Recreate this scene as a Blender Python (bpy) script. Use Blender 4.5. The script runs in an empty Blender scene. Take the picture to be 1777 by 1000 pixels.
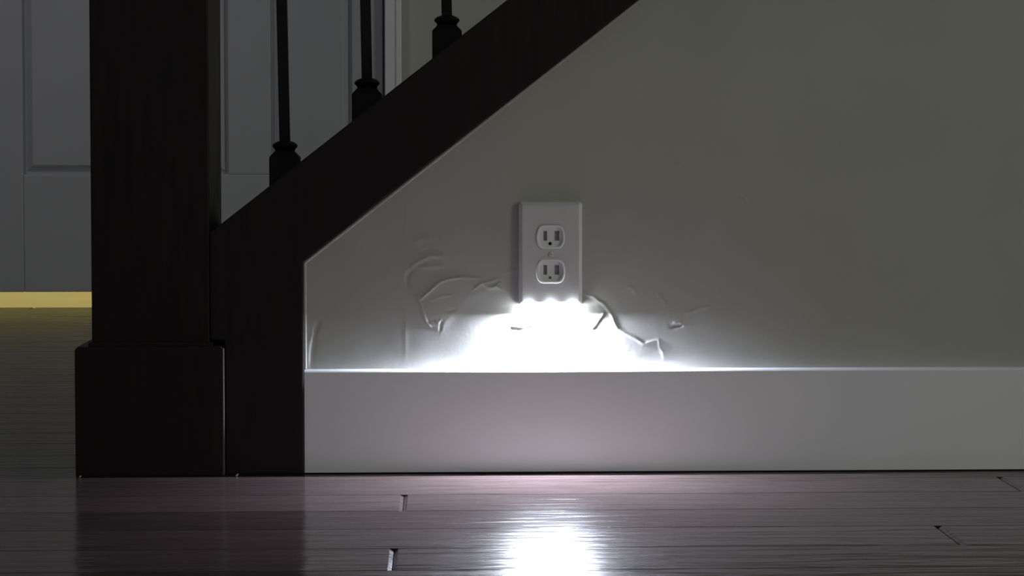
import bpy, bmesh, math, random
import numpy as np
from mathutils import Vector, Matrix, Euler

C = bpy.context.scene.collection
random.seed(7)

# ------------------------------------------------------------------ camera
H = 0.355
cd = bpy.data.cameras.new('camera'); cam = bpy.data.objects.new('camera', cd); C.objects.link(cam)
D = 2.4                          # viewer to plaster wall
FPX = D / 0.000633
cd.sensor_width = 36.0; cd.lens = FPX * 36.0 / 1777.0
cd.shift_x = 0.0; cd.shift_y = -0.0420
cd.clip_start = 0.02; cd.clip_end = 60
cam.location = (0.0, -D, H)
cam.rotation_euler = (math.radians(87.5), 0.0, math.radians(-1.94))
bpy.context.scene.camera = cam

# ------------------------------------------------------------------ world, lamps, exposure
sc = bpy.context.scene
w = bpy.data.worlds.new('world'); sc.world = w; w.use_nodes = True
w.node_tree.nodes['Background'].inputs[0].default_value = (0.95, 0.96, 1.0, 1)
w.node_tree.nodes['Background'].inputs[1].default_value = 0.152

def area(name, loc, target, sx, sy, power, col):
    ld = bpy.data.lights.new(name, 'AREA'); ld.shape = 'RECTANGLE'; ld.size = sx; ld.size_y = sy
    ld.energy = power; ld.color = col
    o = bpy.data.objects.new(name, ld); C.objects.link(o); o.location = loc
    d = Vector(target) - Vector(loc)
    o.rotation_euler = d.to_track_quat('-Z', 'Y').to_euler()
    return o
# dim room light coming in from the right of the room, behind the viewer
area('room_light', (4.0, -2.4, 1.1), (0.1, 0, 0.3), 0.7, 1.2, 31.0, (0.97, 1.0, 0.86))
# dim unseen fill, added to brighten the far door and its wall
area('far_door_fill', (-1.5, 0.9, 2.45), (-0.75, 2.52, 0.7), 0.5, 0.5, 1.9, (1.0, 0.97, 1.0)).data.spread = math.radians(80)
# warm lamp of the room beyond the closed door
area('hall_lamp', (-0.85, 3.32, 1.9), (-0.85, 3.07, 0.0), 0.5, 0.5, 20.0, (1.0, 0.85, 0.28))

sc.view_settings.view_transform = 'Standard'
sc.view_settings.look = 'None'
sc.view_settings.exposure = 0.0
sc.view_settings.gamma = 1.0
sc.view_settings.use_curve_mapping = False

# ------------------------------------------------------------------ helpers
SURVEY = Euler((math.radians(87.5), 0.0, math.radians(-1.94))).to_matrix()
def W(px, py, Y):
    """world (X, Z) on the upright plane at depth Y of a point measured in the photo"""
    d = SURVEY @ Vector(((px - 888.5) / FPX, -(py - 500.0) / FPX - 0.0420 * 1777.0 / FPX, -1.0))
    t = (Y + D) / d.y
    return (d.x * t, H + d.z * t)

def link(name, bm, mat, parent=None, smooth=False, loc=None):
    me = bpy.data.meshes.new(name)
    bmesh.ops.recalc_face_normals(bm, faces=bm.faces[:])
    if smooth:
        for f in bm.faces: f.smooth = True
    bm.to_mesh(me); bm.free()
    if mat: me.materials.append(getattr(mat, "m", mat))
    if smooth:
        try: me.set_sharp_from_angle(angle=math.radians(38))
        except Exception: pass
    o = bpy.data.objects.new(name, me); C.objects.link(o)
    if loc is not None: o.location = loc
    if parent: o.parent = parent
    return o

def tag(o, label=None, cat=None, group=None, kind=None):
    if label: o['label'] = label
    if cat: o['category'] = cat
    if group: o['group'] = group
    if kind: o['kind'] = kind
    return o

def empty(name, loc=(0, 0, 0)):
    o = bpy.data.objects.new(name, None); C.objects.link(o); o.location = loc
    o.empty_display_size = 0.05
    return o

def box(bm, x0, x1, y0, y1, z0, z1, bev=0.0, seg=2):
    r = bmesh.ops.create_cube(bm, size=1.0)
    for v in r['verts']:
        v.co = Vector((x0 + (v.co.x + .5) * (x1 - x0), y0 + (v.co.y + .5) * (y1 - y0), z0 + (v.co.z + .5) * (z1 - z0)))
    if bev > 0:
        es = list({e for v in r['verts'] for e in v.link_edges})
        bmesh.ops.bevel(bm, geom=es, offset=bev, segments=seg, profile=0.6, affect='EDGES')
    return bm

def prism(bm, pts, y0, y1, bev=0.0, seg=2):
    """outline in XZ extruded along Y"""
    a = [bm.verts.new((x, y0, z)) for x, z in pts]; b = [bm.verts.new((x, y1, z)) for x, z in pts]
    fs = [bm.faces.new(a), bm.faces.new(b[::-1])]
    n = len(pts)
    for i in range(n): fs.append(bm.faces.new((a[i], b[i], b[(i + 1) % n], a[(i + 1) % n])))
    if bev > 0:
        bmesh.ops.recalc_face_normals(bm, faces=fs)
        bmesh.ops.bevel(bm, geom=list({e for f in fs for e in f.edges}), offset=bev, segments=seg, profile=0.6, affect='EDGES')

def prism_x(bm, prof, x0, x1):
    """profile in YZ extruded along X"""
    a = [bm.verts.new((x0, y, z)) for y, z in prof]; b = [bm.verts.new((x1, y, z)) for y, z in prof]
    bm.faces.new(a); bm.faces.new(b[::-1]); n = len(prof)
    for i in range(n): bm.faces.new((a[i], b[i], b[(i + 1) % n], a[(i + 1) % n]))

def tube(bm, pts, r, n=8):
    rings = []
    for i, p in enumerate(pts):
        p = Vector(p)
        t = (Vector(pts[min(i + 1, len(pts) - 1)]) - Vector(pts[max(i - 1, 0)])).normalized()
        u = t.cross(Vector((0.0, 1.0, 0.0)))
        if u.length < 1e-4: u = t.cross(Vector((1, 0, 0)))
        u.normalize(); v = t.cross(u)
        rings.append([bm.verts.new(p + (u * math.cos(2 * math.pi * k / n) + v * math.sin(2 * math.pi * k / n)) * r) for k in range(n)])
    for a, b in zip(rings, rings[1:]):
        for k in range(n): bm.faces.new((a[k], a[(k + 1) % n], b[(k + 1) % n], b[k]))
    bm.faces.new(rings[0][::-1]); bm.faces.new(rings[-1])

def loft(bm, loops, cap0=True, cap1=True):
    rings = [[bm.verts.new(p) for p in lp] for lp in loops]
    n = len(rings[0])
    for a, b in zip(rings, rings[1:]):
        for k in range(n): bm.faces.new((a[k], a[(k + 1) % n], b[(k + 1) % n], b[k]))
    if cap0: bm.faces.new(rings[0][::-1])
    if cap1: bm.faces.new(rings[-1])
    return rings

# ------------------------------------------------------------------ materials
class M:
    def __init__(s, name):
        s.m = bpy.data.materials.new(name); s.m.use_nodes = True
        s.t = s.m.node_tree; s.b = s.t.nodes['Principled BSDF']
    def n(s, typ, **kw):
        x = s.t.nodes.new(typ)
        for k, v in kw.items(): setattr(x, k, v)
        return x
    def l(s, a, b): s.t.links.new(a, b)
    def set(s, **kw):
        for k, v in kw.items():
            s.b.inputs[k.replace('_', ' ')].default_value = v
        return s
    def coords(s, scale=(1, 1, 1), add_random=False):
        g = s.n('ShaderNodeNewGeometry'); mp = s.n('ShaderNodeMapping')
        mp.inputs['Scale'].default_value = scale
        if add_random:
            oi = s.n('ShaderNodeObjectInfo'); mu = s.n('ShaderNodeVectorMath', operation='SCALE')
            mu.inputs[0].default_value = (3.1, 1.7, 5.3)
            s.l(oi.outputs['Random'], mu.inputs['Scale'])
            ad = s.n('ShaderNodeVectorMath', operation='ADD')
            s.l(g.outputs['Position'], ad.inputs[0]); s.l(mu.outputs[0], ad.inputs[1]); s.l(ad.outputs[0], mp.inputs[0])
        else:
            s.l(g.outputs['Position'], mp.inputs[0])
        return mp.outputs[0]
    def noise(s, co, scale, detail=3, rough=0.55, dist=0.0):
        x = s.n('ShaderNodeTexNoise'); x.inputs['Scale'].default_value = scale
        x.inputs['Detail'].default_value = detail; x.inputs['Roughness'].default_value = rough
        x.inputs['Distortion'].default_value = dist
        s.l(co, x.inputs['Vector']); return x.outputs['Fac']
    def ramp(s, fac, stops):
        r = s.n('ShaderNodeValToRGB'); e = r.color_ramp.elements
        while len(e) < len(stops): e.new(0.5)
        for i, (p, c) in enumerate(stops): e[i].position = p; e[i].color = (*c, 1)
        s.l(fac, r.inputs[0]); return r.outputs['Color']
    def rng(s, fac, a, b, lo, hi):
        r = s.n('ShaderNodeMapRange'); r.inputs[1].default_value = a; r.inputs[2].default_value = b
        r.inputs[3].default_value = lo; r.inputs[4].default_value = hi
        s.l(fac, r.inputs[0]); return r.outputs[0]
    def bump(s, h, strength, dist, prev=None):
        b = s.n('ShaderNodeBump'); b.inputs['Strength'].default_value = strength; b.inputs['Distance'].default_value = dist
        s.l(h, b.inputs['Height'])
        if prev is not None: s.l(prev, b.inputs['Normal'])
        return b.outputs['Normal']
    def col(s, c): s.l(c, s.b.inputs['Base Color'])
    def nor(s, c): s.l(c, s.b.inputs['Normal'])
    def rou(s, c): s.l(c, s.b.inputs['Roughness'])

def paint(name, c0, c1, rough, nscale, bump_d, bump_s=0.5):
    m = M(name); m.set(Roughness=rough)
    co = m.coords()
    m.col(m.ramp(m.noise(co, 6, 4), [(0.3, c0), (0.7, c1)]))
    m.nor(m.bump(m.noise(co, nscale, 3), bump_s, bump_d))
    return m
plaster = paint('wall_plaster', (0.395, 0.39, 0.355), (0.435, 0.43, 0.395), 0.8, 260, 0.0003, 0.25)
plaster.set(**{'Specular_IOR_Level': 0.3})
back_paint = paint('back_wall_paint', (0.44, 0.44, 0.40), (0.47, 0.47, 0.43), 0.8, 150, 0.0005)
trim_paint = paint('white_trim_paint', (0.74, 0.735, 0.775), (0.78, 0.775, 0.815), 0.42, 90, 0.0003, 0.25)
door_paint = paint('door_paint', (0.38, 0.385, 0.42), (0.40, 0.405, 0.44), 0.5, 120, 0.0003, 0.3)
ceil_paint = paint('ceiling_paint', (0.6, 0.6, 0.58), (0.62, 0.62, 0.6), 0.9, 80, 0.001)
hall_floor_m = paint('pale_hall_floor', (0.55, 0.5, 0.40), (0.6, 0.55, 0.45), 0.5, 40, 0.0005)

dark_wood = M('espresso_wood'); dark_wood.set(Specular_IOR_Level=0.28)
co = dark_wood.coords((14, 14, 1.2), True)
gr = dark_wood.noise(co, 9, 5, 0.6, 0.6)
dark_wood.col(dark_wood.ramp(gr, [(0.3, (0.0075, 0.0052, 0.0048)), (0.6, (0.0125, 0.0085, 0.0078)), (0.8, (0.019, 0.011, 0.009))]))
dark_wood.rou(dark_wood.rng(gr, 0.2, 0.8, 0.42, 0.58))
dark_wood.nor(dark_wood.bump(gr, 0.25, 0.0004))

lit_edge_m = M('lit_wood_edge'); lit_edge_m.set(Base_Color=(0.075, 0.068, 0.065, 1), Roughness=0.6)  # lighter wood tone, carries the light caught on the base edge
lit_edge_m.nor(lit_edge_m.bump(lit_edge_m.noise(lit_edge_m.coords(), 300, 2), 0.3, 0.0003))
iron = M('black_iron'); iron.set(Base_Color=(0.0045, 0.0045, 0.006, 1), Roughness=0.55, Specular_IOR_Level=0.3)
co = iron.coords(); iron.nor(iron.bump(iron.noise(co, 500, 2), 0.3, 0.0003))

white_plastic = M('white_plastic'); white_plastic.set(Roughness=0.35)
co = white_plastic.coords()
white_plastic.col(white_plastic.ramp(white_plastic.noise(co, 30, 2), [(0.3, (0.60, 0.59, 0.60)), (0.7, (0.64, 0.63, 0.64))]))
face_plastic = M('receptacle_plastic'); face_plastic.set(Roughness=0.4)
co = face_plastic.coords()
face_plastic.col(face_plastic.ramp(face_plastic.noise(co, 30, 2), [(0.3, (0.78, 0.78, 0.79)), (0.7, (0.82, 0.82, 0.83))]))
slot_m = M('slot_shade'); slot_m.set(Base_Color=(0.30, 0.30, 0.31, 1), Roughness=0.6)
slot_m.nor(slot_m.bump(slot_m.noise(slot_m.coords(), 800, 2), 0.2, 0.0002))
hole_m = M('ground_hole'); hole_m.set(Base_Color=(0.008, 0.008, 0.01, 1), Roughness=0.7)
hole_m.nor(hole_m.bump(hole_m.noise(hole_m.coords(), 800, 2), 0.2, 0.0002))
lens_m = M('lit_led_lens'); lens_m.set(Base_Color=(0.9, 0.95, 1, 1), Roughness=0.4)
lens_m.b.inputs['Emission Color'].default_value = (0.86, 0.92, 1.0, 1)
lens_m.b.inputs['Emission Strength'].default_value = 140.0

sub_m = M('dark_subfloor'); sub_m.set(Base_Color=(0.012, 0.010, 0.009, 1), Roughness=0.9)
sub_m.nor(sub_m.bump(sub_m.noise(sub_m.coords(), 60, 2), 0.3, 0.001))

plank_m = M('dark_hardwood'); plank_m.set(Specular_IOR_Level=0.2)
co1 = plank_m.coords((2.2, 26, 26), True)
grain = plank_m.noise(co1, 6, 6, 0.62, 1.2)
co2 = plank_m.coords((1.6, 14, 14), True)
scrape = plank_m.noise(co2, 4.0, 3, 0.5, 0.8)
oi = plank_m.n('ShaderNodeObjectInfo')
cA = plank_m.ramp(grain, [(0.25, (0.028, 0.0185, 0.0172)), (0.55, (0.043, 0.0305, 0.0290)), (0.85, (0.056, 0.0415, 0.0395))])
hs = plank_m.n('ShaderNodeHueSaturation'); plank_m.l(cA, hs.inputs['Color'])
plank_m.l(plank_m.rng(oi.outputs['Random'], 0, 1, 0.75, 1.25), hs.inputs['Value'])
plank_m.col(hs.outputs[0])
plank_m.rou(plank_m.rng(grain, 0.25, 0.75, 0.12, 0.16))
n1 = plank_m.bump(scrape, 0.45, 0.004)
plank_m.nor(plank_m.bump(grain, 0.18, 0.0006, n1))

# ------------------------------------------------------------------ key positions (metres)
YB = -0.015                      # baseboard face
YS = -0.018                      # stringer face
bx1 = W(388.5, 700, -0.0262)[0]   # right face of the newel's base
XR = W(527, 640, YS)[0]          # right edge of the upright end of the stringer
XL = bx1 + 0.0003
ZB = W(900, 642, YB)[1]          # top of the baseboard
L0 = W(527, 455, YS); L1 = W(1108, 0, YS)
U0 = W(388, 385, YS); U1 = W(880, 0, YS)
SL = (L1[1] - L0[1]) / (L1[0] - L0[0])
SU = (U1[1] - U0[1]) / (U1[0] - U0[0])
zlow = lambda x: L0[1] + SL * (x - L0[0])
zup = lambda x: U0[1] + SL * (x - U0[0])
XEND = 1.05
YD = 2.52                        # far door face

# ------------------------------------------------------------------ floor: slab and planks
bm = bmesh.new(); box(bm, -2.2, 2.2, -2.4, YD + 0.02, -0.06, -0.012)
floor = tag(link('floor', bm, sub_m), 'dark reddish brown hardwood strip floor running along the wall', 'floor', kind='structure')
PW = 0.1012; GAP = 0.0007
def floor_y(py): return -D + D * 568.0 / (py - 260.0)
Y_ANCHOR = floor_y(898)          # one long seam, found in the photo
row_y = lambda k: Y_ANCHOR + (k + 0.5) * PW
fixed = {                        # joints seen in the front rows (row index counted toward the wall from the anchor seam)
    0: [W(700, 881, row_y(0))[0]],
    -1: [],
    -2: [W(1648, 945, row_y(-2))[0]],
    -3: [W(682, 982, row_y(-3))[0]],
    1: [W(1755, 850, row_y(1))[0]],
    2: [-0.95], -4: [-1.2],
}
def plank(x0, x1, y0, y1):
    b = bmesh.new()
    e = 0.0006; h = 0.0006
    x0 += GAP / 2; x1 -= GAP / 2; y0 += GAP / 2; y1 -= GAP / 2
    ex = 0.0034; hx = 0.0020
    lo = [b.verts.new(p) for p in ((x0, y0, -.012), (x1, y0, -.012), (x1, y1, -.012), (x0, y1, -.012))]
    mid = [b.verts.new(p) for p in ((x0, y0, -hx), (x1, y0, -hx), (x1, y1, -hx), (x0, y1, -hx))]
    md2 = [b.verts.new(p) for p in ((x0 + ex, y0, -h), (x1 - ex, y0, -h), (x1 - ex, y1, -h), (x0 + ex, y1, -h))]
    top = [b.verts.new(p) for p in ((x0 + ex, y0 + e, 0), (x1 - ex, y0 + e, 0), (x1 - ex, y1 - e, 0), (x0 + ex, y1 - e, 0))]
    b.faces.new(top)
    for i in range(4):
        j = (i + 1) % 4
        b.faces.new((lo[i], lo[j], mid[j], mid[i]))
        b.faces.new((mid[i], mid[j], md2[j], md2[i])); b.faces.new((md2[i], md2[j], top[j], top[i]))
    return link('plank', b, plank_m, floor)
rng = random.Random(11)
k0 = math.floor((-1.75 - Y_ANCHOR) / PW); k1 = math.ceil((YD - Y_ANCHOR) / PW)
for k in range(k0, k1):
    ya = Y_ANCHOR + k * PW; yb = min(ya + PW, YD + 0.02)
    xa, xb = -2.0, 1.35
    if ya > 0.02: xb = 0.0
    if k in fixed:
        js = fixed[k]
    else:
        js = []; x = xa + rng.uniform(0.35, 1.1)
        while x < xb - 0.25: js.append(x); x += rng.uniform(0.9, 1.7)
    cuts = [-2.2] + sorted(js) + [xb]
    for a, b_ in zip(cuts, cuts[1:]): plank(a, b_, ya, yb)

# ------------------------------------------------------------------ under-stair wall (real trowel relief)
def grid_axis(a, b, d0, d1, fine, coarse):
    xs = list(np.arange(a, d0, coarse)) + list(np.arange(d0, d1, fine)) + list(np.arange(d1, b + coarse, coarse))
    return np.array(xs)
X0 = XR + 0.0003
xs = grid_axis(X0, XEND, W(530, 500, 0)[0], W(1320, 500, 0)[0], 0.0011, 0.008)
zs = grid_axis(0.0, 1.2, ZB - 0.01, W(900, 262, 0)[1], 0.0011, 0.008)
GX, GZ = np.meshgrid(xs, zs, indexing='ij')
HT = np.zeros_like(GX)
def ridge(pts, width, height):
    """raised (or scored, height<0) trowel mark along a polyline, pixel points -> metres on the wall"""
    global HT
    q = [W(px, py, 0.0) for px, py in pts]; s = width * 0.000633
    x0 = min(p[0] for p in q) - 4 * s; x1 = max(p[0] for p in q) + 4 * s
    z0 = min(p[1] for p in q) - 4 * s; z1 = max(p[1] for p in q) + 4 * s
    i0, i1 = np.searchsorted(xs, [x0, x1]); j0, j1 = np.searchsorted(zs, [z0, z1])
    gx = GX[i0:i1, j0:j1]; gz = GZ[i0:i1, j0:j1]
    best = np.full(gx.shape, 1e9); tt = np.zeros(gx.shape)
    n = len(q) - 1
    for i in range(n):
        ax, az = q[i]; bx, bz = q[i + 1]; dx, dz = bx - ax, bz - az; L = dx * dx + dz * dz
        t = np.clip(((gx - ax) * dx + (gz - az) * dz) / L, 0, 1)
        d = np.hypot(gx - ax - t * dx, gz - az - t * dz)
        m = d < best; best = np.where(m, d, best); tt = np.where(m, (i + t) / n, tt)
    taper = np.clip(np.minimum(tt, 1 - tt) * 6 + 0.25, 0, 1)
    HT[i0:i1, j0:j1] += height * 0.00125 * np.exp(-(best / s) ** 2) * taper
def plateau(pts, edge, height):
    """a smear of plaster with a soft edge: inside of a polygon raised"""
    global HT
    q = np.array([W(px, py, 0.0) for px, py in pts]); s = edge * 0.000633
    inside = np.zeros(GX.shape, bool); best = np.full(GX.shape, 1e9); n = len(q)
    for i in range(n):
        ax, az = q[i]; bx, bz = q[(i + 1) % n]
        c = ((az > GZ) != (bz > GZ)) & (GX < (bx - ax) * (GZ - az) / (bz - az + 1e-12) + ax)
        inside ^= c
        dx, dz = bx - ax, bz - az; L = dx * dx + dz * dz
        t = np.clip(((GX - ax) * dx + (GZ - az) * dz) / L, 0, 1)
        best = np.minimum(best, np.hypot(GX - ax - t * dx, GZ - az - t * dz))
    sd = np.where(inside, best, -best)
    HT += height * 0.001 / (1 + np.exp(-sd / s * 2.2))
def fbm(scale, seed, octs=4):
    r = np.random.RandomState(seed); out = np.zeros_like(GX); amp = 1.0
    for o in range(octs):
        N = 64; g = r.rand(N, N); u = (GX * scale) % N; v = (GZ * scale) % N
        i = np.floor(u).astype(int); j = np.floor(v).astype(int); fu = u - i; fv = v - j
        fu = fu * fu * (3 - 2 * fu); fv = fv * fv * (3 - 2 * fv); i2 = (i + 1) % N; j2 = (j + 1) % N
        out += amp * ((g[i, j] * (1 - fu) + g[i2, j] * fu) * (1 - fv) + (g[i, j2] * (1 - fu) + g[i2, j2] * fu) * fv - 0.5)
        amp *= 0.5; scale *= 2.1
    return out
HT += 0.00035 * fbm(14, 3, 3) + 0.000015 * fbm(150, 5, 3)
# smear left of the outlet
plateau([(728, 518), (745, 500), (770, 486), (800, 482), (838, 484), (862, 500), (820, 520), (790, 545), (765, 575), (748, 568), (735, 545)], 5, 0.45)
ridge([(722, 513), (730, 519), (745, 506), (762, 490), (780, 484), (800, 481), (832, 483)], 2.2, 0.55)
ridge([(722, 514), (731, 530), (735, 546), (740, 560), (748, 568)], 2.2, 0.55)
ridge([(755, 556), (762, 560), (766, 554)], 2.0, 0.4); ridge([(766, 556), (764, 574)], 2.0, -0.5)
ridge([(820, 504), (835, 492), (850, 489), (868, 482)], 2.0, 0.4)
ridge([(836, 492), (850, 500), (862, 497), (870, 503)], 2.0, 0.4); ridge([(856, 500), (868, 490)], 2.0, 0.35)
ridge([(775, 541), (790, 537)], 2.0, -0.3); ridge([(745, 522), (765, 515), (785, 512)], 2.0, 0.2)
ridge([(876, 474), (897, 469)], 2.0, 0.3)
ridge([(870, 535), (895, 531)], 2.5, -0.3)
# older patch above it
ridge([(710, 466), (722, 456), (735, 450), (747, 444), (770, 446)], 3.0, 0.45)
ridge([(706, 498), (706, 480), (714, 470)], 4, -0.5)
ridge([(716, 420), (735, 414), (750, 416)], 5, 0.35); ridge([(728, 440), (745, 433), (768, 436)], 4, -0.35)
ridge([(728, 464), (768, 462)], 3.5, 0.3)
ridge([(704, 330), (704, 420), (703, 520), (704, 630)], 3.5, 0.09)
# corner by the upright
ridge([(553, 560), (545, 585), (542, 610), (541, 636)], 4, -0.7); ridge([(548, 575), (536, 600), (534, 634)], 6, 0.5)
# right of the outlet
ridge([(1016, 512), (1030, 515), (1040, 523), (1052, 533), (1062, 548), (1066, 560), (1072, 571), (1088, 580), (1104, 588), (1118, 597), (1130, 594), (1142, 591)], 2.4, 0.45)
ridge([(1143, 590), (1144, 602), (1150, 611), (1152, 622)], 2.2, 0.35)
ridge([(1016, 516), (1026, 518)], 2.2, -0.6); ridge([(1012, 532), (1024, 530), (1036, 528)], 2.6, -0.8)
ridge([(1050, 541), (1040, 554), (1032, 566), (1022, 575)], 1.8, 0.45); ridge([(1020, 575), (1027, 570)], 2.0, -0.5)
ridge([(1032, 520), (1052, 528)], 2.0, 0.4); ridge([(1050, 539), (1053, 543)], 2.2, -0.5)
plateau([(1030, 520), (1062, 548), (1072, 571), (1118, 597), (1145, 600), (1100, 625), (1040, 610), (1015, 580), (1040, 550)], 8, 0.12)
ridge([(1088, 497), (1098, 500), (1106, 512)], 3, 0.3); ridge([(1140, 508), (1150, 520), (1156, 530)], 2.5, 0.35)
ridge([(1164, 568), (1184, 565)], 2.6, -0.7); ridge([(1168, 561), (1184, 559)], 2.4, 0.5)
ridge([(1190, 545), (1212, 536), (1235, 532)], 3, 0.35)
# lump below the plate
ridge([(884, 570), (905, 573), (926, 567)], 2.4, -0.55)
ridge([(886, 566), (905, 568), (926, 562)], 3, 0.4)
# strokes higher up
ridge([(1172, 278), (1186, 287), (1204, 299)], 2.0, 0.45); ridge([(1120, 288), (1148, 296)], 3, 0.35)
ridge([(1150, 334), (1178, 327)], 2.4, 0.35); ridge([(1284, 338), (1299, 352)], 2.2, 0.45)
ridge([(826, 232), (850, 224), (872, 221)], 2.4, 0.4); ridge([(770, 262), (800, 256), (822, 250)], 4, 0.3)
GZ = np.minimum(GZ, zlow(GX) - 0.0003)
keep = (GZ[1:, 1:] - GZ[1:, :-1]) > 1e-6
nx, nz = GX.shape
idx = np.arange(nx * nz).reshape(nx, nz)
quads = np.stack([idx[:-1, :-1], idx[1:, :-1], idx[1:, 1:], idx[:-1, 1:]], -1)[keep]
used = np.unique(quads); remap = np.full(nx * nz, -1); remap[used] = np.arange(len(used))
V = np.stack([GX, -HT, GZ], -1).reshape(-1, 3)[used]
F = remap[quads]
# closed core behind the plaster skin
core = [(X0, 0.0), (XEND, 0.0), (XEND, 1.2), (L0[0] + (1.2 - L0[1]) / SL, 1.2), (X0, zlow(X0) - .001)]
cv = [(x, 0.004, z) for x, z in core] + [(x, 0.095, z) for x, z in core]
nb = len(V)
V = np.concatenate([V, np.array(cv)])
faces = F.tolist() + [[nb + i for i in q] for q in ((0, 1, 2, 3, 4), (9, 8, 7, 6, 5), (0, 5, 6, 1), (1, 6, 7, 2), (2, 7, 8, 3), (3, 8, 9, 4), (4, 9, 5, 0))]
me = bpy.data.meshes.new('wall_right'); me.from_pydata(V.tolist(), [], faces); me.update()
me.polygons.foreach_set('use_smooth', np.array([True] * len(F) + [False] * 7))
me.materials.append(plaster.m)
wr = bpy.data.objects.new('wall_right', me); C.objects.link(wr)
tag(wr, 'grey greige hand-trowelled plaster wall under the sloping stringer', 'wall', kind='structure')

# ------------------------------------------------------------------ baseboard and caulk line
bm = bmesh.new()
r = 0.003
prof = [(0.003, 0.0015), (YB, 0.0015)] + [(YB + r - r * math.cos(a), ZB - r + r * math.sin(a)) for a in (0, .39, .79, 1.18, 1.571)] + [(0.003, ZB)]
prism_x(bm, prof, XR + 0.0005, XEND)
for f in bm.faces: f.smooth = True
bb = link('baseboard_right', bm, trim_paint.m, smooth=True)
tag(bb, 'tall plain white baseboard along the foot of the plaster wall', 'baseboard', kind='structure')
bm = bmesh.new()
pts = [(XR + .0008, -0.0035, ZB + 0.001), (XR + .0008, -0.0035, L0[1] - 0.002)]
for i in range(0, 25):
    x = L0[0] + 0.0012 + (0.62 - L0[0]) * i / 24; pts.append((x, -0.0030, zlow(x) - 0.0016))
tube(bm, pts, 0.0017, 6)
tag(link('trim_1', bm, plaster.m, smooth=True), 'thin pale caulk line between the plaster and the dark stringer', 'trim', kind='structure')

# ------------------------------------------------------------------ stair stringer
yn0, yn1 = -0.017, 0.117
ybase0 = -0.0262
nx0 = W(158, 450, yn0)[0]; nx1 = W(384, 300, yn1)[0]
bx0 = W(130, 700, ybase0)[0]
bz = W(260, 602, ybase0)[1]
bm = bmesh.new()
xe = 1.02
prism(bm, [(XL, 0.0), (XR, 0.0), (XR, L0[1]), (xe, zlow(xe)), (xe, zup(xe)), (nx1 + .0002, zup(nx1)), (nx1 + .0002, bz + .006), (XL, bz + .006)], YS, 0.118, 0.0018, 2)
st = link('stair_stringer', bm, dark_wood.m)
tag(st, 'dark espresso wood stair stringer sloping up right from an upright end board', 'stringer')

# ------------------------------------------------------------------ newel post
xc = (nx0 + nx1) / 2
newel = tag(empty('newel_post', (xc, 0.055, 0)), 'thick square espresso newel post standing on a boxed base', 'newel post')
def child(name, bm, mat, parent, smooth=False):
    bmesh.ops.translate(bm, vec=-parent_world(parent), verts=bm.verts[:])
    return link(name, bm, mat, parent, smooth)
def parent_world(o):
    v = Vector((0, 0, 0))
    while o: v += o.location; o = o.parent
    return v
bm = bmesh.new(); box(bm, nx0, nx1, yn0, yn1, bz - 0.01, 1.12, 0.002)
child('shaft', bm, dark_wood.m, newel)
bm = bmesh.new()
prism(bm, [(bx0, 0.0), (bx1, 0.0), (bx1, bz - .0035), (bx1 - .003, bz), (bx0 + .003, bz), (bx0, bz - .0035)], ybase0, 0.128, 0.0012, 2)
child('base_box', bm, dark_wood.m, newel)
bm = bmesh.new(); box(bm, bx1 - .0016, bx1 + .0002, ybase0 - .0003, YS - .0004, .001, bz - .002, .0003, 1)  # thin pale strip, painted light along the base's right edge
child('lit_edge', bm, lit_edge_m.m, newel)['label'] = 'pale strip painted as light along the edge of the newel base'
bm = bmesh.new()
box(bm, nx0 - .0035, min(nx1 + .0035, bx1 - .0005), yn0 - .0035, yn1 + .0035, bz - .002, bz + .0045, 0.0014)
child('base_moulding', bm, dark_wood.m, newel)

# ------------------------------------------------------------------ balusters
YR = 0.050
def baluster(px_axis, py_neck, label):
    """px_axis: photo column of the shoe's axis, py_neck: row where the rod enters the shoe"""
    x, zt = W(px_axis, py_neck, YR); s = (D + YR) / FPX
    root = tag(empty('baluster', (x, YR, zup(x))), label, 'baluster', 'iron balusters on the stringer')
    z0 = zup(x)
    hw = 25.5 * s
    zb = zt - 30 * s                       # top of the square block (below shoulder)
    b = bmesh.new()
    def sq(h, z, ry=None): return [(x - h, YR - h, z), (x + h, YR - h, z), (x + h, YR + h, z), (x - h, YR + h, z)]
    bot = [(x - hw, YR - hw, zup(x - hw) + .0004), (x + hw, YR - hw, zup(x + hw) + .0004), (x + hw, YR + hw, zup(x + hw) + .0004), (x - hw, YR + hw, zup(x - hw) + .0004)]
    loft(b, [bot, sq(hw, zb + 2 * s), sq(hw - 2 * s, zb + 5 * s), sq(19 * s, zb + 9.5 * s), sq(17.5 * s, zb + 12 * s)])
    child('shoe', b, iron.m, root)
    b = bmesh.new(); loops = []
    for rr, dz in ((17, 10), (17, 14), (18.5, 17), (21.5, 20), (22, 22.5), (20.5, 25), (16, 28), (11, 30), (8, 30.5)):
        loops.append([(x + rr * s * math.cos(2 * math.pi * k / 20), YR + rr * s * math.sin(2 * math.pi * k / 20), zb + dz * s) for k in range(20)])
    loft(b, loops)
    child('collar', b, iron.m, root, True)
    b = bmesh.new(); h = 9.0 * s; ztop = 1.02 + max(0, x + .25) * SL
    top = Vector((x - (ztop - zt) * math.tan(math.radians(1.0)), YR, ztop))
    loft(b, [[(x - h, YR - h, zt - 8 * s), (x + h, YR - h, zt - 8 * s), (x + h, YR + h, zt - 8 * s), (x - h, YR + h, zt - 8 * s)],
             [(top.x - h, YR - h, ztop), (top.x + h, YR - h, ztop), (top.x + h, YR + h, ztop), (top.x - h, YR + h, ztop)]])
    bmesh.ops.bevel(b, geom=[e for e in b.edges if abs(e.verts[0].co.z - e.verts[1].co.z) > .1], offset=0.0012, segments=2, affect='EDGES')
    child('rod', b, iron.m, root)
    return root
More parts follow.
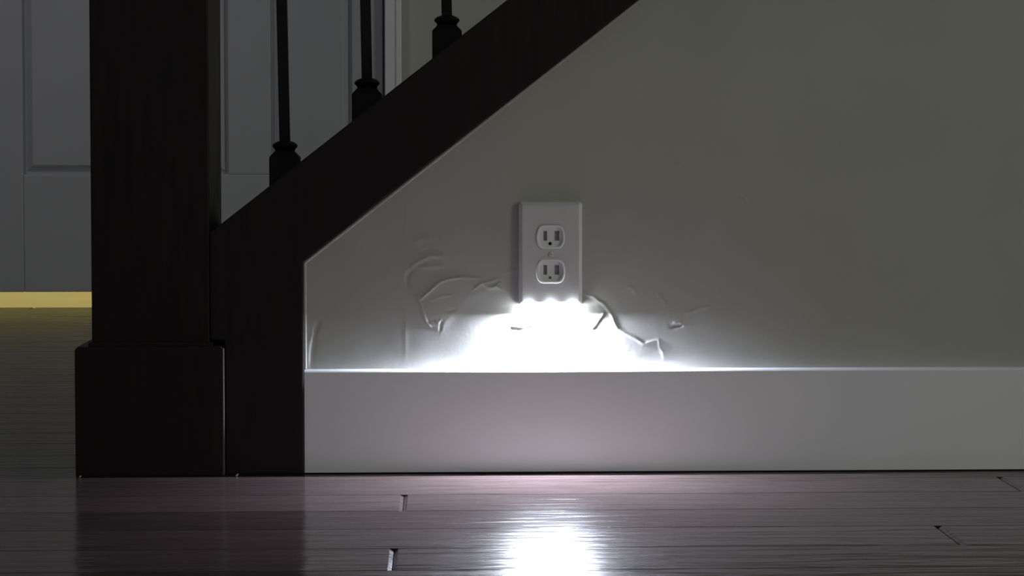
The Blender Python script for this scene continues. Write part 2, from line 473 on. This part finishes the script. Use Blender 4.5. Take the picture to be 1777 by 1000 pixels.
baluster(494.5, 245, 'lowest black iron baluster on the stringer, closest to the newel post')
baluster(637, 136, 'middle of the three black iron balusters on the stringer')
baluster(775.5, 27, 'highest black iron baluster on the stringer, in front of the greenish far wall')

# ------------------------------------------------------------------ outlet cover with night-light
pc = W(955, 440, 0.0); cx, cz = pc
S = D / FPX
PWD, PHT = 110 * S, 179 * S
out = tag(empty('outlet_cover', (cx, -0.0004, cz)), 'white duplex outlet cover plate on the wall with three lit LEDs along its bottom edge', 'outlet')
def rrect(wd, ht, rad, y, n=5):
    p = []
    for sx, sz, a0 in ((1, 1, 0), (-1, 1, 90), (-1, -1, 180), (1, -1, 270)):
        for k in range(n + 1):
            a = math.radians(a0 + 90 * k / n)
            p.append((cx + sx * (wd / 2 - rad) + rad * math.cos(a), y, cz + sz * (ht / 2 - rad) + rad * math.sin(a)))
    return p
def dshape(wd, ht, y, zc, ch):
    """receptacle outline: flat top and bottom, curved flanks"""
    p = []; R_ = wd / 2
    hz = ht / 2
    pts = []
    fx = wd * ch
    for sx, sz in ((1, 1), (-1, 1), (-1, -1), (1, -1)):
        seg = []
        for k in range(6):
            a = math.radians(90 * k / 5)
            ex = fx / 2 + (R_ - fx / 2) * math.cos(a) ** 0.9 if k < 5 else fx / 2
            ez = hz * (math.sin(a) ** 0.85 if k > 0 else 0.0)
            ez = max(ez, 0.10 * hz) if k == 0 else ez
            seg.append((cx + sx * ex, y, zc + sz * ez))
        if sx * sz < 0: seg = seg[::-1]
        pts += seg
    return pts
YF = -0.0078
b = bmesh.new()
rings = loft(b, [rrect(PWD, PHT, .0030, 0.004), rrect(PWD, PHT, .0030, -0.0034), rrect(PWD - .0010, PHT - .0010, .0028, -0.0042),
                 rrect(PWD - .0064, PHT - .0064, .0018, -0.0074), rrect(PWD - .0076, PHT - .0076, .0016, YF)], True, False)
RC = [W(955, 411, 0)[1], W(955, 470, 0)[1]]
RW, RH = 50 * S, 42 * S
edges = [e for e in b.edges if all(v in set(rings[-1]) for v in e.verts)]
holes = []
for zc in RC:
    h1 = [b.verts.new(p) for p in dshape(RW + .0008, RH + .0008, YF, zc, 0.5)]
    h2 = [b.verts.new((v.co.x, YF + .004, v.co.z)) for v in h1]
    n = len(h1)
    for i in range(n):
        b.faces.new((h1[i], h2[i], h2[(i + 1) % n], h1[(i + 1) % n]))
    edges += [b.edges.get((h1[i], h1[(i + 1) % n])) for i in range(n)]
bmesh.ops.triangle_fill(b, use_beauty=True, use_dissolve=False, edges=edges, normal=(0, -1, 0))
plate = child('plate', b, white_plastic.m, out, False)
for i, zc in enumerate(RC):
    b = bmesh.new()
    loops = [dshape(RW, RH, YF + .0035, zc, .5), dshape(RW, RH, YF - .0004, zc, .5), dshape(RW - .0008, RH - .0008, YF - .0012, zc, .5),
             dshape(RW - .0030, RH - .0030, YF - .0014, zc, .5), dshape(RW - .0046, RH - .0046, YF - .0012, zc, .5), dshape(RW - .0060, RH - .0060, YF + .0012, zc, .5)]
    rings = loft(b, loops, True, False)
    inner = set(rings[-1])
    edges = [e for e in b.edges if e.verts[0] in inner and e.verts[1] in inner]
    yi = YF + .0012
    slots = [(-9.4, 2.0, 6.5, 17.0), (10.8, 2.0, 8.5, 17.0)]
    loopsets = []
    for ox, oz, sw, sh in slots:
        loopsets.append([(cx + (ox + a * sw / 2) * S, yi, zc + (oz + c * sh / 2) * S) for a, c in ((-1, -1), (1, -1), (1, 1), (-1, 1))])
    gz = zc - 11.5 * S; gr_ = (3.2 if i == 0 else 2.6) * S
    loopsets.append([(cx - 1.0 * S + gr_ * math.cos(2 * math.pi * k / 10), yi, gz + gr_ * math.sin(2 * math.pi * k / 10)) for k in range(10)])
    for lp in loopsets:
        vs = [b.verts.new(p) for p in lp]; bk = [b.verts.new((p[0], yi + .003, p[2])) for p in lp]; n = len(vs)
        for q in range(n): b.faces.new((vs[q], bk[q], bk[(q + 1) % n], vs[(q + 1) % n]))
        edges += [b.edges.get((vs[q], vs[(q + 1) % n])) for q in range(n)]
    bmesh.ops.triangle_fill(b, use_beauty=True, use_dissolve=False, edges=edges, normal=(0, -1, 0))
    rec = child('receptacle_face', b, face_plastic.m, out)
    for j, lp in enumerate(loopsets):
        b = bmesh.new()
        prism(b, [(p[0], p[2]) for p in lp], yi + .0022, yi + .0031)
        child('slot' if j < 2 else 'ground_hole', b, slot_m.m if (j < 2 or i == 1) else hole_m.m, rec)
zc = W(955, 441, 0)[1]
b = bmesh.new()
def circ(rad, y): return [(cx + rad * math.cos(2 * math.pi * k / 16), y, zc + rad * math.sin(2 * math.pi * k / 16)) for k in range(16)]
loft(b, [circ(.0030, YF + .002), circ(.0030, YF - .0003), circ(.0024, YF - .0009), circ(.0010, YF - .0011)])
scr = child('screw', b, white_plastic.m, out, True)
b = bmesh.new(); box(b, cx - .0022, cx + .0022, YF - .00125, YF - .0006, zc - .0003, zc + .0003)
child('screw_slot', b, slot_m.m, scr)
# lit lenses along the bottom edge
zb = cz - PHT / 2
lx = [cx + d * S for d in (-38, 0, 38)]
for x in lx:
    b = bmesh.new()
    bmesh.ops.create_uvsphere(b, u_segments=20, v_segments=12, radius=1.0)
    for v in b.verts: v.co = Vector((x + v.co.x * 10.0 * S, -0.0058 + v.co.y * .0042, zb - 0.0002 + v.co.z * 6.5 * S))
    ln = child('led_lens', b, lens_m.m, out, True)
    ln['label'] = 'glowing white LED lens'
for x in lx:
    ld = bpy.data.lights.new('led_light', 'AREA'); ld.shape = 'RECTANGLE'; ld.size = 0.014; ld.size_y = 0.004
    ld.energy = 3.9; ld.color = (0.75, 0.82, 1.0)
    o = bpy.data.objects.new('led_light', ld); C.objects.link(o)
    o.parent = out; o.location = Vector((x, -0.0033, zb - 0.0076)) - parent_world(out)
    o.rotation_euler = (math.radians(-30), 0, 0)

# ------------------------------------------------------------------ far side of the stair hall
dl = W(-40, 400, YD)[0]; dr = W(664, 200, YD)[0]; dz0 = W(80, 507, YD)[1]; dz1 = dz0 + 2.03
YWF = YD - 0.015                                  # far wall face
bm = bmesh.new()
jl, jr, jt = dl - .006, dr + .006, dz1 + .006
box(bm, -2.3, jl - .02, YWF, YWF + .12, 0, 2.5); box(bm, jr + .02, 2.2, YWF, YWF + .12, 0, 2.5); box(bm, jl - .02, jr + .02, YWF, YWF + .12, jt + .02, 2.5)
tag(link('wall_back', bm, back_paint.m), 'plain olive grey far wall around the panelled door', 'wall', kind='structure')
def casing(name, x0, x1, z0, z1, label, vertical=True):
    b = bmesh.new()
    if vertical:
        box(b, x0, x1, YWF - .016, YWF, z0, z1, .003)
        s_ = 1 if x1 > 0.0 or x0 > dl + .1 else -1
        xo = x1 - .012 if x0 > dl + .1 else x0
        box(b, xo, xo + .012, YWF - .021, YWF - .012, z0, z1, .002)
    else:
        box(b, x0, x1, YWF - .016, YWF, z0, z1, .003)
    return tag(link(name, b, trim_paint.m), label, 'trim', kind='structure')
cxr = W(697, 100, YWF)[0]
casing('trim_2', jr, cxr, 0, jt + .06, 'pale right-hand casing of the far door')
casing('trim_3', jl - (cxr - jr), jl, 0, jt + .06, 'pale left-hand casing of the far door')
casing('trim_4', jl - (cxr - jr), cxr, jt + .06, jt + .12, 'pale head casing over the far door', False)
for nm, x0, x1, lb in (('trim_5', jl - .02, jl, 'pale left-hand jamb of the far door'), ('trim_6', jr, jr + .02, 'pale right-hand jamb of the far door')):
    b = bmesh.new(); box(b, x0, x1, YWF, YWF + .12, 0, jt + .02)
    if nm == 'trim_5': box(b, x1, x1 + .018, YD + .0395, YD + .052, 0, jt)
    else: box(b, x0 - .018, x0, YD + .0395, YD + .052, 0, jt)
    tag(link(nm, b, trim_paint.m), lb, 'trim', kind='structure')

door = tag(empty('door_1', ((dl + dr) / 2, YD, 0)), 'grey panelled interior door standing closed beyond the newel post', 'door', kind='structure')
zr = W(80, 303, YD)[1]                        # top of the bottom rail
cols = [(W(a, 250, YD)[0], W(c, 250, YD)[0]) for a, c in ((40, 181), (255, 396), (470, 611))]
zlock = zr + 0.62; zlock2 = zlock + .14; ztopr = dz1 - .12
def dpart(name, x0, x1, z0, z1, y0=0.0, y1=.038, bev=.0025):
    b = bmesh.new(); box(b, x0, x1, YD + y0, YD + y1, z0, z1, bev); return child(name, b, door_paint.m, door)
dpart('stile', dl, cols[0][0], dz0, dz1); dpart('stile', cols[2][1], dr, dz0, dz1)
dpart('bottom_rail', cols[0][0], cols[2][1], dz0, zr); dpart('lock_rail', cols[0][0], cols[2][1], zlock, zlock2); dpart('top_rail', cols[0][0], cols[2][1], ztopr, dz1)
for (a, b2), (c, d) in zip(cols, cols[1:]):
    dpart('mullion', b2, c, zr, zlock); dpart('mullion', b2, c, zlock2, ztopr)
for a, c in cols:
    for z0, z1 in ((zr, zlock), (zlock2, ztopr)):
        b = bmesh.new()
        def rr(i, y): return [(a + i, YD + y, z0 + i), (c - i, YD + y, z0 + i), (c - i, YD + y, z1 - i), (a + i, YD + y, z1 - i)]
        loft(b, [rr(-.004, .030), rr(-.004, .014), rr(.006, .013), rr(.020, .004), rr(.022, .0035)])
        child('panel', b, door_paint.m, door)
bm = bmesh.new(); box(bm, -2.3, 0.6, YD + .02, YD + 1.75, -0.06, -0.004)
tag(link('floor_hall', bm, hall_floor_m.m), 'pale floor lit warm yellow seen under the far door', 'floor', kind='structure')
bm = bmesh.new(); box(bm, -2.3, 0.6, YD + 1.65, YD + 1.75, -0.004, 2.5)
tag(link('wall_far', bm, back_paint.m), 'lit wall of the room beyond the far door', 'wall', kind='structure')

bm = bmesh.new(); box(bm, -2.3, -2.2, -2.4, YWF, 0, 2.5)
tag(link('wall_left', bm, back_paint.m), 'plain painted side wall at the left of the stair hall', 'wall', kind='structure')
bm = bmesh.new(); box(bm, -2.3, 3.0, -3.6, YD + 1.75, 2.5, 2.56)
tag(link('ceiling', bm, ceil_paint.m), 'plain pale ceiling of the stair hall', 'ceiling', kind='structure')

# ------------------------------------------------------------------ specks on the floor
for px, py, sz, lb in ((411, 835, .0022, 'tiny pale crumb on the floor in front of the upright stringer end'),
                       (139, 836, .0015, 'tiny pale crumb on the floor at the outer corner of the newel base')):
    y = floor_y(py); x = W(px, py, y)[0]
    bm = bmesh.new(); bmesh.ops.create_icosphere(bm, subdivisions=1, radius=1.0)
    for v in bm.verts: v.co = Vector((x + (v.co.x * .7 + v.co.z * .5) * sz * rng.uniform(.8, 1.2), y + v.co.y * sz, max(0.0, .0012 + v.co.z * sz * .9)))
    tag(link('crumb', bm, white_plastic.m), lb, 'crumb')
